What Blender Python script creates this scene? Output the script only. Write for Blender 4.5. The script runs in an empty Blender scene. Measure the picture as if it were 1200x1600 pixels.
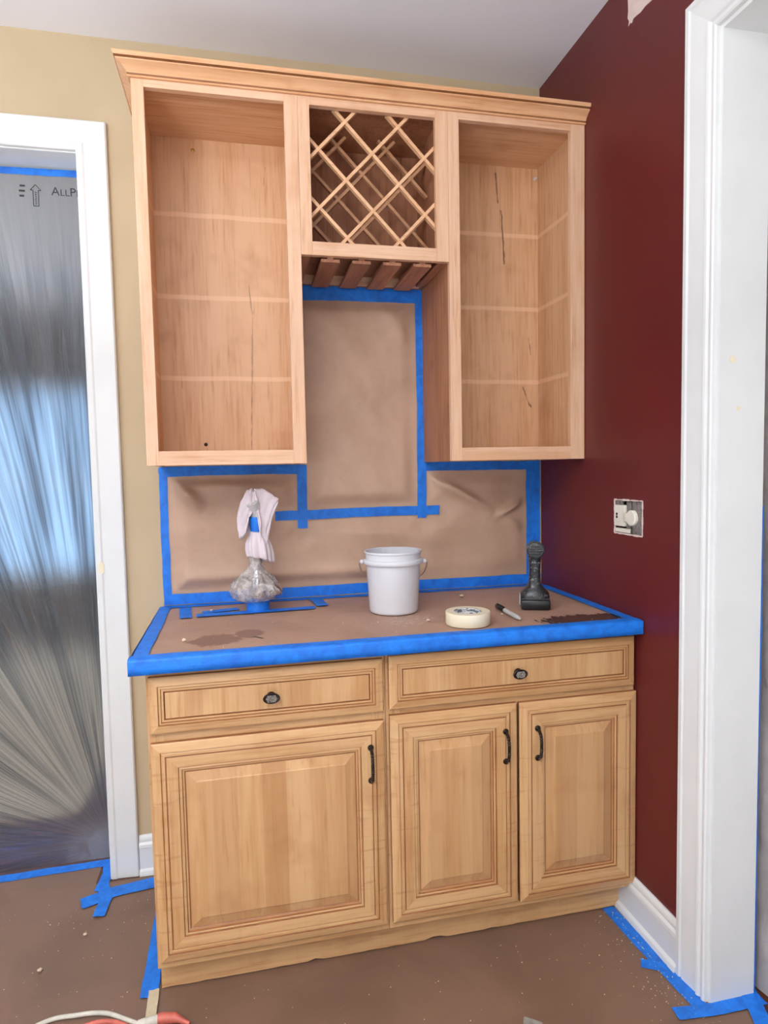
import bpy, bmesh, math, random
from mathutils import Vector, Matrix, noise as mnoise
random.seed(7)
PI = math.pi
scn = bpy.context.scene
col = scn.collection

# ------------------------------------------------------------------ camera
def make_camera():
    yaw, pitch, roll, f = 0.2176, -0.0646, -0.0195, 1007.98
    cy, sy, cp, sp = math.cos(yaw), math.sin(yaw), math.cos(pitch), math.sin(pitch)
    fwd = Vector((sy*cp, cy*cp, sp)); right = Vector((cy, -sy, 0)); up = right.cross(fwd)
    c, s = math.cos(roll), math.sin(roll)
    r2 = right*c + up*s; u2 = up*c - right*s
    cam = bpy.data.cameras.new('camera'); o = bpy.data.objects.new('camera', cam); col.objects.link(o)
    m = Matrix((r2, u2, -fwd)).transposed().to_4x4(); m.translation = Vector((-1.1083, -2.2546, 1.3547))
    o.matrix_world = m
    cam.sensor_fit = 'VERTICAL'; cam.sensor_height = 36; cam.lens = f/1600*36; cam.clip_start = .02
    scn.camera = o
make_camera()

# ------------------------------------------------------------------ world, lights, exposure
scn.view_settings.view_transform = 'Standard'; scn.view_settings.look = 'None'
scn.view_settings.gamma = 1; scn.view_settings.use_curve_mapping = False
scn.view_settings.exposure = -0.86
w = bpy.data.worlds.new('sky'); scn.world = w; w.use_nodes = True
w.node_tree.nodes['Background'].inputs[0].default_value = (.62, .80, 1, 1)
w.node_tree.nodes['Background'].inputs[1].default_value = 1.0
def area(name, loc, rot, sx, sy, power, color):
    l = bpy.data.lights.new(name, 'AREA'); l.shape = 'RECTANGLE'; l.size = sx; l.size_y = sy
    l.energy = power; l.color = color
    o = bpy.data.objects.new(name, l); col.objects.link(o); o.location = loc; o.rotation_euler = rot
    return o
area('daylight_rear_window', (-1.3, -5.17, 1.60), (PI/2+.16, 0, 0), 2.0, 1.7, 48, (1, .99, .98))
area('daylight_left_window', (-3.97, -2.6, 1.6), (PI/2+.16, 0, -PI/2), 1.9, 1.6, 30, (.96, .985, 1))
area('added_fill_down', (-1.5, -2.9, 2.70), (0, 0, 0), .9, .9, 54, (.97, .985, 1))  # added fill from above, no fixture in the room for it
area('added_fill_up', (-2.3, -2.6, 1.75), (PI, 0, 0), .6, .6, 235, (.94, .965, 1))  # added unseen fill aimed upward to brighten the ceiling
area('daylight_far_window', (-2.68, 3.12, 1.32), (-PI/2, 0, 0), 1.2, 1.5, 8, (.26, .56, 1))
area('added_fill_far_floor', (-3.94, 1.6, 1.5), (PI/2, 0, -PI/2), 1.4, 1.4, 52, (1, .98, .95))  # added fill, no window on this side; brightens the far floor
area('added_fill_side_room', (2.45, -2.2, 1.5), (PI/2, 0, PI/2), 1.2, 1.4, 60, (1, .98, .95))  # added fill inside the closed side room, brightens the plastic there

# ------------------------------------------------------------------ shader helpers
def lin(r, g, b):
    def f(c):
        c /= 255.0
        return c/12.92 if c <= .04045 else ((c+.055)/1.055)**2.4
    return (f(r), f(g), f(b), 1)
class SH:
    def __init__(s, name):
        s.m = bpy.data.materials.new(name); s.m.use_nodes = True; s.nt = s.m.node_tree
        s.nt.nodes.clear(); s.out = s.nt.nodes.new('ShaderNodeOutputMaterial')
    def n(s, t, ins=None, **props):
        nd = s.nt.nodes.new('ShaderNode'+t)
        for k, v in props.items(): setattr(nd, k, v)
        for k, v in (ins or {}).items(): s.set(nd.inputs[k], v)
        return nd
    def set(s, sock, v):
        if isinstance(v, bpy.types.NodeSocket): s.nt.links.new(v, sock)
        else: sock.default_value = v
    def math(s, op, a, b=0.0, c=None, clamp=False):
        nd = s.n('Math', operation=op, use_clamp=clamp); s.set(nd.inputs[0], a); s.set(nd.inputs[1], b)
        if c is not None: s.set(nd.inputs[2], c)
        return nd.outputs[0]
    def mr(s, v, a, b, c=0.0, d=1.0):
        nd = s.n('MapRange', {'Value': v, 'From Min': a, 'From Max': b, 'To Min': c, 'To Max': d}, interpolation_type='SMOOTHSTEP')
        return nd.outputs[0]
    def mix(s, f, a, b, blend='MIX'):
        nd = s.n('Mix', data_type='RGBA', blend_type=blend); s.set(nd.inputs[0], f); s.set(nd.inputs[6], a); s.set(nd.inputs[7], b)
        return nd.outputs[2]
    def obj(s): return s.n('TexCoord').outputs['Object']
    def xyz(s, v):
        nd = s.n('SeparateXYZ', {0: v}); return nd.outputs
    def scale(s, v, sc, loc=(0, 0, 0)):
        return s.n('Mapping', {'Vector': v, 'Scale': sc, 'Location': loc}).outputs[0]
    def noise(s, v, scale=5, detail=3, rough=.5, dist=0.0):
        return s.n('TexNoise', {'Vector': v, 'Scale': scale, 'Detail': detail, 'Roughness': rough, 'Distortion': dist}).outputs[0]
    def bump(s, h, strength=.2, dist=.002, normal=None):
        nd = s.n('Bump', {'Height': h, 'Strength': strength, 'Distance': dist})
        if normal is not None: s.set(nd.inputs['Normal'], normal)
        return nd.outputs[0]
    def bsdf(s, color, rough=.5, normal=None, **kw):
        ins = {'Base Color': color, 'Roughness': rough}
        ins.update({k.replace('_', ' '): v for k, v in kw.items()})
        nd = s.n('BsdfPrincipled', ins)
        if normal is not None: s.set(nd.inputs['Normal'], normal)
        return nd.outputs[0]
    def end(s, sh): s.set(s.out.inputs[0], sh); return s.m
    def seg(s, u, v, a, b, w, nz, amp):
        """mask of a ragged streak from a to b in the (u, v) plane"""
        dx, dy = b[0]-a[0], b[1]-a[1]; L2 = dx*dx+dy*dy
        px = s.math('SUBTRACT', u, a[0]); py = s.math('SUBTRACT', v, a[1])
        t = s.math('DIVIDE', s.math('ADD', s.math('MULTIPLY', px, dx), s.math('MULTIPLY', py, dy)), L2, clamp=True)
        ex = s.math('SUBTRACT', px, s.math('MULTIPLY', t, dx)); ey = s.math('SUBTRACT', py, s.math('MULTIPLY', t, dy))
        d = s.math('SQRT', s.math('ADD', s.math('POWER', ex, 2.0), s.math('POWER', ey, 2.0)))
        d = s.math('ADD', d, s.math('MULTIPLY', s.math('SUBTRACT', nz, .5), amp))
        return s.mr(d, w, w*.2)
    def blob(s, u, v, c, r, nz, amp):
        ex = s.math('DIVIDE', s.math('SUBTRACT', u, c[0]), r[0]); ey = s.math('DIVIDE', s.math('SUBTRACT', v, c[1]), r[1])
        d = s.math('SQRT', s.math('ADD', s.math('POWER', ex, 2.0), s.math('POWER', ey, 2.0)))
        d = s.math('ADD', d, s.math('MULTIPLY', s.math('SUBTRACT', nz, .5), amp))
        return s.mr(d, 1.0, .82)

M = {}
def wood(name, axis, c1, c2, cdark, stave=0.0, rough=.36, curl=0.0, extra=None, fg=.75):
    s = SH(name); o = s.obj(); x, y, z = s.xyz(o)
    rnd = s.n('ObjectInfo').outputs['Random']
    off = s.n('CombineXYZ', {0: s.math('MULTIPLY', rnd, 13.0), 1: s.math('MULTIPLY', rnd, 7.0), 2: s.math('MULTIPLY', rnd, 29.0)}).outputs[0]
    p = s.n('VectorMath', {0: o, 1: off}, operation='ADD').outputs[0]
    sc = {'x': (2.2, 40, 40), 'y': (40, 2.2, 40), 'z': (40, 40, 2.2)}[axis]
    fine = s.noise(s.scale(p, tuple(k*2.6 for k in sc)), 1, 4, .6)
    broad = s.noise(s.scale(p, tuple(k*.32 for k in sc)), 1, 3, .55, .6)
    blotch = s.noise(p, 6, 3, .6)
    f = s.math('ADD', s.math('MULTIPLY', broad, .9), s.math('MULTIPLY', s.math('SUBTRACT', fine, .5), fg))
    c = s.mix(s.mr(f, .28, .68), c1, c2)
    c = s.mix(s.math('MULTIPLY', s.mr(blotch, .52, .78), .35), c, cdark)
    c = s.mix(s.math('MULTIPLY', s.mr(fine, .56, .74), .35), c, cdark)
    if stave:
        u = x if axis == 'z' else z
        st = s.math('FLOOR', s.math('DIVIDE', s.math('ADD', u, s.math('MULTIPLY', rnd, 5.0)), stave))
        wn = s.n('TexWhiteNoise', {'W': st}, noise_dimensions='1D').outputs[0]
        c = s.mix(s.math('MULTIPLY', wn, .34), c, cdark)
    if curl:
        cs = {'z': (9, 9, 75), 'x': (75, 9, 9)}[axis]
        cu = s.noise(s.scale(p, cs), 1, 2, .5, .4)
        c = s.mix(s.math('MULTIPLY', s.mr(cu, .56, .72), curl), c, cdark)
    if extra: c = extra(s, c, x, y, z, fine, p)
    n = s.bump(fine, .12, .001)
    M[name] = s.end(s.bsdf(c, s.math('ADD', rough, s.math('MULTIPLY', fine, .14)), n, Specular_IOR_Level=.4))
BC1, BC2, BCD = lin(206, 164, 116), lin(188, 141, 92), lin(154, 100, 58)
UC1, UC2, UCD = lin(226, 186, 153), lin(214, 166, 128), lin(182, 122, 84)
IC1, IC2, ICD = lin(222, 178, 138), lin(207, 156, 112), lin(172, 114, 74)
wood('maple_base_z', 'z', BC1, BC2, BCD, curl=.35)
wood('maple_base_x', 'x', BC1, BC2, BCD, curl=.06)
wood('maple_panel_z', 'z', BC1, BC2, BCD, stave=.062, fg=.4)
wood('maple_panel_x', 'z', BC1, BC2, BCD, stave=.045)
wood('maple_upper_z', 'z', UC1, UC2, UCD)
wood('maple_upper_x', 'x', UC1, UC2, UCD)
wood('maple_crown', 'x', lin(226, 176, 132), lin(212, 156, 108), lin(176, 112, 70), rough=.3)
wood('maple_strip', 'x', lin(228, 182, 140), lin(214, 164, 122), lin(180, 124, 86))
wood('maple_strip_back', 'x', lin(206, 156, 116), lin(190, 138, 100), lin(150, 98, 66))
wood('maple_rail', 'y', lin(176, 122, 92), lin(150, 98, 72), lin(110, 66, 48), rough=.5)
wood('maple_painted_shade', 'z', lin(176, 122, 88), lin(154, 100, 70), lin(110, 66, 44), rough=.5)  # maple darkened to paint in the shade of rack interior and niche
ZB = 1.380                                              # wall cabinets' base; object z is measured from it
def shelf_marks(zs, streaks):
    def ex(s, c, x, y, z, fine, p):
        wob = s.math('MULTIPLY', s.math('SUBTRACT', s.noise(p, 9, 2), .5), .008)
        zz = s.math('ADD', z, wob)
        for q in zs:
            d = s.math('ABSOLUTE', s.math('SUBTRACT', zz, q-ZB))
            c = s.mix(s.math('MULTIPLY', s.mr(d, .0095, .005), .55), c, lin(244, 205, 165))
        nz = s.noise(s.scale(p, (120, 120, 26)), 1, 3, .6)
        for a, b, wd, st in streaks:
            c = s.mix(s.math('MULTIPLY', s.seg(x, z, a, b, wd*.9, nz, wd*3.4), st*.85), c, lin(84, 44, 26))
        return c
    return ex
ZS = (2.196, 1.934, 1.670)
XL, XR = -1.1395, -.2295                                # the two wall cabinets' origins in x
wood('maple_back_left', 'z', IC1, IC2, ICD, extra=shelf_marks(ZS, [((-1.050-XL, .515), (-1.068-XL, .05), .003, .55), ((-1.001-XL, .93), (-.995-XL, .985), .003, .5), ((-1.06-XL, .60), (-1.052-XL, .5), .003, .5), ((-1.29-XL, .32), (-1.285-XL, .26), .003, .25)]), rough=.38)
wood('maple_back_right', 'z', IC1, IC2, ICD, extra=shelf_marks(ZS, [((-.177-XR, 1.03), (-.170-XR, .93), .0045, .85), ((-.157-XR, .90), (-.146-XR, .715), .0045, .9), ((-.075-XR, .27), (-.05-XR, .20), .004, .8), ((-.055-XR, .215), (-.045-XR, .20), .005, .9), ((-.052-XR, .45), (-.045-XR, .39), .0035, .8)]), rough=.38)
wood('maple_side_inside', 'z', IC1, IC2, ICD, extra=shelf_marks(ZS, []), rough=.38)
wood('maple_inside_x', 'x', IC1, IC2, ICD, rough=.38)
s = SH('glaze_and_shade_line'); M['glaze_and_shade'] = s.end(s.bsdf(s.mix(s.noise(s.obj(), 30, 2), lin(170, 112, 68), lin(120, 74, 42)), .5))  # groove glaze; the same colour paints shade on outer door edges

def plain(name, c, rough=.5, var=.06, nscale=8, bump=0.0, bscale=60, bdist=.001, **kw):
    s = SH(name); o = s.obj(); nz = s.noise(o, nscale, 3, .6)
    dk = tuple(k*(1-var*3) for k in c[:3])+(1,)
    cc = s.mix(s.mr(nz, .3, .8), c, dk)
    n = s.bump(s.noise(o, bscale, 3, .6), bump, bdist) if bump else None
    M[name] = s.end(s.bsdf(cc, rough, n, **kw))
plain('white_trim', lin(228, 229, 227), .35, .02, 5, .08, 40)
plain('beige_wall', lin(192, 171, 138), .75, .03, 3, .12, 160)
plain('ceiling_white', lin(240, 241, 246), .9, .015, 2, .1, 120)
plain('red_wall', lin(98, 28, 28), .42, .05, 2.5, .10, 150)
plain('bare_plaster', lin(226, 205, 196), .8, .05, 20)
plain('dark_metal', lin(62, 52, 46), .38, .15, 60, .3, 300, Metallic=.85)
plain('worn_bronze', lin(205, 198, 188), .35, .3, 220, Metallic=.85)
plain('white_plastic', lin(220, 220, 224), .16, .01, 4, Subsurface_Weight=.12, Subsurface_Radius=(.02, .02, .02))
plain('wire', lin(200, 195, 185), .3, .02, Metallic=.9)
plain('black_plastic', lin(28, 28, 30), .35, .2, 30)
plain('grey_plastic', lin(196, 194, 190), .4, .04, 20)
plain('cream_tape', lin(238, 226, 196), .6, .03, 14, .2, 90)
plain('chrome', lin(215, 215, 218), .12, .02, Metallic=1.0)
plain('rag', lin(226, 212, 216), .9, .05, 18, .5, 120, .002)
plain('screw_brass', lin(190, 160, 90), .35, .1, 60, Metallic=.8)
plain('ivory_plastic', lin(235, 230, 214), .4, .03, 20)
plain('grey_metal', lin(150, 143, 136), .5, .18, 90, .3, 120, Metallic=.35)
plain('dark_void', lin(24, 20, 18), .9, .1)
plain('red_cord', lin(206, 104, 86), .5, .1, 30)
plain('white_cord', lin(212, 206, 190), .5, .08, 40)
plain('steel_blade', lin(196, 208, 216), .25, .12, 60, Metallic=.7)
plain('crumb', lin(228, 206, 178), .9, .1, 40)
plain('ink', lin(40, 40, 44), .6, .0)
plain('paper_white', lin(222, 220, 214), .6, .05, 30)
plain('floor_sheet', lin(214, 200, 178), .9, .06, 6, .4, 20, .01)
plain('bounce_white', lin(240, 240, 242), .9, .02, 6)
plain('floor_plank', lin(92, 50, 34), .35, .15, 14, .1, 60)
plain('far_wall', lin(120, 112, 110), .8, .04, 3)

def tape_mat(name, c, c2):
    s = SH(name); o = s.obj()
    crepe = s.noise(o, 420, 2, .5); wr = s.noise(o, 26, 3, .6, .8); speck = s.noise(o, 190, 2, .7)
    cc = s.mix(s.mr(wr, .3, .75), c, c2)
    cc = s.mix(s.math('MULTIPLY', s.mr(speck, .70, .78), .35), cc, lin(196, 200, 204))
    n = s.bump(wr, .35, .004, s.bump(crepe, .25, .0006))
    M[name] = s.end(s.bsdf(cc, .55, n))
tape_mat('blue_tape', lin(18, 124, 226), lin(10, 98, 196))
tape_mat('beige_tape', lin(206, 190, 158), lin(192, 172, 138))

def paper_mat(name, c1, c2, extra=None, rough=.55):
    s = SH(name); o = s.obj(); x, y, z = s.xyz(o)
    a = s.noise(o, 3.0, 4, .6, .4); b = s.noise(o, 60, 4, .65)
    cc = s.mix(s.mr(a, .3, .75), c1, c2)
    cc = s.mix(s.math('MULTIPLY', s.mr(b, .5, .75), .07), cc, lin(108, 78, 60))
    ro = rough
    if extra: cc, ro = extra(s, cc, x, y, z, o)
    n = s.bump(s.noise(o, 3.2, 3, .5, 1.0), .35, .012, s.bump(b, .05, .0004))
    M[name] = s.end(s.bsdf(cc, ro, n))
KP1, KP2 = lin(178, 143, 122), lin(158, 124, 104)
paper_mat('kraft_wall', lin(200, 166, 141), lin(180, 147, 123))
def stains(s, cc, x, y, z, o):                          # water marks soaked into the counter paper
    nz = s.noise(o, 26, 4, .65); nx = s.noise(s.scale(o, (90, 30, 1)), 1, 3, .6)
    m1 = s.math('MAXIMUM', s.blob(x, y, (-1.185, -.50), (.072, .062), nz, 1.2), s.blob(x, y, (-1.10, -.455), (.042, .05), nz, 1.2))
    cc = s.mix(s.math('MULTIPLY', m1, .7), cc, lin(112, 78, 64))
    m2 = s.math('MAXIMUM', s.blob(x, y, (-.150, -.560), (.140, .058), nx, 1.3), s.blob(x, y, (-.07, -.555), (.06, .04), nx, 1.0))
    cc = s.mix(s.math('MULTIPLY', m2, .92), cc, lin(74, 52, 44))
    m3 = s.seg(x, y, (-1.085, -.49), (-1.065, -.515), .007, nz, .008)
    cc = s.mix(m3, cc, lin(50, 36, 32))
    pw = s.math('MULTIPLY', s.blob(x, y, (-.63, -.43), (.08, .07), nz, 1.6), s.mr(s.noise(o, 70, 3, .7), .45, .7))
    cc = s.mix(s.math('MULTIPLY', pw, .55), cc, lin(214, 196, 184))
    r = s.math('SUBTRACT', .55, s.math('MULTIPLY', m2, .3))
    return cc, r
paper_mat('kraft_counter', KP1, KP2, stains)
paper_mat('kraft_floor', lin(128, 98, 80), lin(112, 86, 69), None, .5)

def film(name, fan, haze=.25):
    """thin poly sheeting: blurred see-through, pulled into folds that fan out from its lower corner"""
    s = SH(name); o = s.obj(); x, y, z = s.xyz(o)
    dx = s.math('SUBTRACT', x, fan[0]); dz = s.math('SUBTRACT', z, fan[1])
    th = s.math('ARCTAN2', dx, dz); r = s.math('SQRT', s.math('ADD', s.math('POWER', dx, 2.0), s.math('POWER', dz, 2.0)))
    def fold(k, kr, det, off):
        v = s.n('CombineXYZ', {0: s.math('MULTIPLY', th, k), 1: s.math('MULTIPLY', r, kr), 2: off}).outputs[0]
        return s.noise(v, 1.0, det, .6, .15)
    fine = fold(85.0, 1.4, 3, 1.0); broad = fold(15.0, 1.0, 2, 4.0)
    crk = s.noise(s.scale(o, (45, 45, 26)), 1, 3, .6, .8)
    calm = s.math('MULTIPLY', s.mr(z, 2.26, 1.95, .06, 1.0), s.mr(r, .05, .35, .3, 1.0))
    h = s.math('ADD', s.math('MULTIPLY', broad, .5), s.math('ADD', s.math('MULTIPLY', fine, .35), s.math('MULTIPLY', crk, .25)))
    n = s.n('Bump', {'Height': h, 'Strength': calm, 'Distance': .006}).outputs[0]
    dens = s.math('MULTIPLY', s.math('ADD', s.math('MULTIPLY', s.mr(fine, .40, .66), .55), s.math('MULTIPLY', s.mr(broad, .42, .62), .5)), calm)
    tint = s.mix(s.math('MINIMUM', dens, 1.0), (.97, .98, .99, 1), (.17, .19, .22, 1))
    rf = s.n('BsdfRefraction', {'Color': tint, 'Roughness': .5, 'IOR': 1.15, 'Normal': n}).outputs[0]
    tr = s.n('BsdfTransparent', {'Color': tint}).outputs[0]
    gl = s.n('BsdfGlossy', {'Color': (.9, .92, .95, 1), 'Roughness': .3, 'Normal': n}).outputs[0]
    di = s.n('BsdfDiffuse', {'Color': (.40, .42, .46, 1), 'Normal': n}).outputs[0]
    tl = s.n('BsdfTranslucent', {'Color': (.70, .76, .82, 1), 'Normal': n}).outputs[0]
    def mx(f, a, b):
        nd = s.n('MixShader'); s.set(nd.inputs[0], f); s.set(nd.inputs[1], a); s.set(nd.inputs[2], b); return nd.outputs[0]
    milk = mx(.4, di, tl)
    gd = s.math('SQRT', s.math('ADD', s.math('POWER', s.math('DIVIDE', s.math('SUBTRACT', x, -1.625), .17), 2.0), s.math('POWER', s.math('DIVIDE', s.math('SUBTRACT', z, .04), .13), 2.0)))
    gather = s.math('MULTIPLY', s.mr(gd, 1.0, .25), s.mr(crk, .3, .6, .5, 1.0))           # film bunched up in the corner
    hz = s.math('ADD', s.mr(fine, .38, .62, haze*.55, haze*1.35), s.math('MULTIPLY', gather, .45))
    fr = s.n('Fresnel', {'IOR': 1.4, 'Normal': n}).outputs[0]
    return s.end(mx(s.math('MULTIPLY', fr, .7), mx(hz, mx(.05, rf, tr), milk), gl))
def simple_film(name):
    s = SH(name); o = s.obj(); h = s.noise(o, 40, 4, .65, .8)
    n = s.bump(h, .9, .01)
    di = s.bsdf(lin(214, 206, 200), .25, n)
    tr = s.n('BsdfTransparent', {'Color': (.95, .95, .95, 1)}).outputs[0]
    nd = s.n('MixShader', {0: s.mr(h, .35, .70, .30, .90)}); s.set(nd.inputs[1], tr); s.set(nd.inputs[2], di)
    M[name] = s.end(nd.outputs[0])
simple_film('bag_film')
s = SH('side_film'); h = s.noise(s.obj(), 9, 4, .6, .6)
nd = s.n('MixShader', {0: s.mr(h, .3, .75, .72, .93)}); s.set(nd.inputs[1], s.n('BsdfTransparent').outputs[0]); s.set(nd.inputs[2], s.bsdf(lin(190, 182, 176), .35, s.bump(h, .5, .02)))
M['side_film'] = s.end(nd.outputs[0])
def dusty(name, c, d, lo=.48, hi=.7):
    s = SH(name); o = s.obj(); nz = s.noise(o, 150, 4, .7); n2 = s.noise(o, 24, 2)
    f = s.math('MULTIPLY', s.mr(nz, lo, hi), s.mr(n2, .35, .7, .25, .9))
    M[name] = s.end(s.bsdf(s.mix(f, c, d), s.math('ADD', .3, s.math('MULTIPLY', f, .5))))
dusty('dusty_black', lin(20, 20, 22), lin(160, 162, 164), .50, .70)
dusty('dusty_grey', lin(44, 45, 48), lin(150, 151, 153), .48, .72)
s = SH('core_print'); o = s.obj()
nz = s.noise(s.scale(o, (70, 70, 220)), 1, 2, .5)
M['core_print'] = s.end(s.bsdf(s.mix(s.mr(nz, .47, .53), lin(226, 226, 224), lin(112, 116, 120)), .5))
s = SH('window_glass'); M['glass'] = s.end(s.n('BsdfTransparent', {'Color': (.96, .98, 1, 1)}).outputs[0])

# ------------------------------------------------------------------ mesh helpers
def link(name, bm, mat, parent=None, loc=None, smooth=False, sharp=None):
    """bm is in world coordinates; origin goes to the parent's location, or to loc"""
    mats = mat if isinstance(mat, (list, tuple)) else [mat]
    bmesh.ops.recalc_face_normals(bm, faces=bm.faces[:])
    if parent is not None:
        org = Vector((0, 0, 0)); p = parent
        while p is not None: org += p.location; p = p.parent
        bmesh.ops.translate(bm, verts=bm.verts[:], vec=-org)
    else:
        if loc is None:
            xs = [v.co.x for v in bm.verts]; ys = [v.co.y for v in bm.verts]; zs = [v.co.z for v in bm.verts]
            loc = ((min(xs)+max(xs))/2, (min(ys)+max(ys))/2, min(zs))
        bmesh.ops.translate(bm, verts=bm.verts[:], vec=-Vector(loc))
    me = bpy.data.meshes.new(name); bm.to_mesh(me); bm.free()
    for m in mats: me.materials.append(M[m] if isinstance(m, str) else m)
    if smooth:
        for p in me.polygons: p.use_smooth = True
        me.set_sharp_from_angle(angle=sharp or math.radians(40))
    o = bpy.data.objects.new(name, me); col.objects.link(o)
    if parent is not None: o.parent = parent
    else: o.location = loc
    return o
def thing(name, label, cat, loc, group=None):
    o = bpy.data.objects.new(name, None); col.objects.link(o); o.location = loc; o.empty_display_size = .05
    o['label'] = label; o['category'] = cat
    if group: o['group'] = group
    return o
def tag(o, label, cat, group=None):
    o['label'] = label; o['category'] = cat
    if group: o['group'] = group
    return o
def struct(o, label=None):
    o['kind'] = 'structure'
    if label: o['label'] = label
    return o
def box(bm, x0, x1, y0, y1, z0, z1, bev=0.0, mi=0):
    vs = [bm.verts.new(p) for p in ((x0, y0, z0), (x1, y0, z0), (x1, y1, z0), (x0, y1, z0), (x0, y0, z1), (x1, y0, z1), (x1, y1, z1), (x0, y1, z1))]
    fs = [bm.faces.new([vs[i] for i in q]) for q in ((0, 3, 2, 1), (4, 5, 6, 7), (0, 1, 5, 4), (1, 2, 6, 5), (2, 3, 7, 6), (3, 0, 4, 7))]
    for f in fs: f.material_index = mi
    if bev:
        es = list({e for f in fs for e in f.edges})
        bmesh.ops.bevel(bm, geom=es, offset=bev, segments=2, affect='EDGES', profile=.5)
    return bm
def bx(x0, x1, y0, y1, z0, z1, bev=0.0): return box(bmesh.new(), x0, x1, y0, y1, z0, z1, bev)
def prism(bm, pts, d0, d1, axis, mi=0):
    """2D outline pts extruded along axis from d0 to d1. pts in remaining axes order (x,y,z minus axis)"""
    def P(p, d):
        return {'x': (d, p[0], p[1]), 'y': (p[0], d, p[1]), 'z': (p[0], p[1], d)}[axis]
    a = [bm.verts.new(P(p, d0)) for p in pts]; b = [bm.verts.new(P(p, d1)) for p in pts]
    n = len(pts); fs = [bm.faces.new(a), bm.faces.new(b[::-1])]
    for i in range(n): fs.append(bm.faces.new((a[i], b[i], b[(i+1) % n], a[(i+1) % n])))
    for f in fs: f.material_index = mi
    return bm
def lathe(bm, prof, c, seg=48, mi=0, axis='z', fx=1.0, fy=1.0, close=False):
    rings = []
    for r, h in prof:
        ring = []
        for k in range(seg):
            a = 2*PI*k/seg; u, v = r*math.cos(a)*fx, r*math.sin(a)*fy
            p = (u, v, h) if axis == 'z' else ((u, h, v) if axis == 'y' else (h, u, v))
            ring.append(bm.verts.new(Vector(c)+Vector(p)))
        rings.append(ring)
    for i in range(len(rings)-1):
        for k in range(seg):
            f = bm.faces.new((rings[i][k], rings[i][(k+1) % seg], rings[i+1][(k+1) % seg], rings[i+1][k])); f.material_index = mi
    if close:
        for k in range(seg):
            f = bm.faces.new((rings[-1][k], rings[-1][(k+1) % seg], rings[0][(k+1) % seg], rings[0][k])); f.material_index = mi
    else:
        for ring, fl in ((rings[0], 0), (rings[-1], 1)):
            f = bm.faces.new(ring if fl else ring[::-1]); f.material_index = mi
    return bm
def tube(bm, pts, rad, seg=10, mi=0):
    pts = [Vector(p) for p in pts]; n = len(pts)
    rads = rad if isinstance(rad, (list, tuple)) else [rad]*n
    prev = None; rings = []
    for i, p in enumerate(pts):
        t = (pts[min(i+1, n-1)]-pts[max(i-1, 0)]).normalized()
        if prev is None:
            u = t.cross(Vector((0, 0, 1)));  u = u if u.length > .1 else t.cross(Vector((1, 0, 0)))
        else: u = prev - t*prev.dot(t)
        u.normalize(); prev = u; v = t.cross(u)
        rings.append([bm.verts.new(p+(u*math.cos(2*PI*k/seg)+v*math.sin(2*PI*k/seg))*rads[i]) for k in range(seg)])
    for i in range(n-1):
        for k in range(seg):
            f = bm.faces.new((rings[i][k], rings[i][(k+1) % seg], rings[i+1][(k+1) % seg], rings[i+1][k])); f.material_index = mi
    bm.faces.new(rings[0][::-1]); bm.faces.new(rings[-1])
    return bm
def curve_pts(ctrl, n=8):
    ctrl = [Vector(p) for p in ctrl]; out = []
    for i in range(len(ctrl)-1):
        p0, p1, p2, p3 = ctrl[max(i-1, 0)], ctrl[i], ctrl[i+1], ctrl[min(i+2, len(ctrl)-1)]
        for k in range(n):
            t = k/n
            out.append(.5*((2*p1)+(p2-p0)*t+(2*p0-5*p1+4*p2-p3)*t*t+(3*p1-p0-3*p2+p3)*t**3))
    out.append(ctrl[-1]); return out
def fbm(x, y, z=0.0, o=3): return mnoise.fractal(Vector((x, y, z)), 1.0, 2.0, o)

# ------------------------------------------------------------------ the setting
H = 2.728; RX0, RX1, RY0 = -4.0, 0.0, -5.2            # main room
YO0, YO1, ZO = -.918, -1.83, 2.355                    # opening in the right wall
DX0, DX1, DZ = -2.49, -1.578, 2.372                   # doorway in the back wall
T = .125
HB = (-.634, -.494, 1.152, 1.253)                     # hole of the electrical box in the right wall
bm = bmesh.new()
for a in ((HB[1], 0, 0, H), (HB[0], HB[1], 0, HB[2]), (HB[0], HB[1], HB[3], H), (YO0, HB[0], 0, H), (YO1, YO0, ZO, H), (RY0, YO1, 0, H)):
    box(bm, 0, T, a[0], a[1], a[2], a[3])
box(bm, .05, T, HB[0], HB[1], HB[2], HB[3])
wall_right = struct(link('wall_right', bm, 'red_wall', loc=(0, 0, 0)), 'dark red painted side wall beside the cabinets')
bm = bmesh.new()
pp = [(-.553, 2.72), (-.551, 2.66), (-.553, 2.63), (-.550, 2.612), (-.557, 2.600), (-.554, 2.588), (-.563, 2.592), (-.57, 2.586), (-.577, 2.594), (-.592, 2.592), (-.61, 2.588), (-.632, 2.590), (-.66, 2.586), (-.70, 2.592), (-.75, 2.60), (-.78, 2.63), (-.80, 2.72)]
prism(bm, pp, -.0008, .0005, 'x')
link('bare_patch', bm, 'bare_plaster', wall_right)['label'] = 'unpainted pale patch at the top of the red wall'
bm = bmesh.new()
box(bm, DX1, T, 0, T, 0, H); box(bm, DX0, DX1, 0, T, DZ, H); box(bm, RX0-T, DX0, 0, T, 0, H)
struct(link('wall_back', bm, 'beige_wall', loc=(0, 0, 0)), 'beige painted back wall behind the cabinets')
WR = (-2.35, -.25, .7, 2.5)                            # rear window
bm = bmesh.new()
box(bm, RX0-T, WR[0], RY0-T, RY0, 0, H); box(bm, WR[1], T, RY0-T, RY0, 0, H); box(bm, WR[0], WR[1], RY0-T, RY0, 0, WR[2]); box(bm, WR[0], WR[1], RY0-T, RY0, WR[3], H)
struct(link('wall_rear', bm, 'white_trim'))
WL = (-3.6, -1.6, .75, 2.45)                           # left window
bm = bmesh.new()
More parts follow.
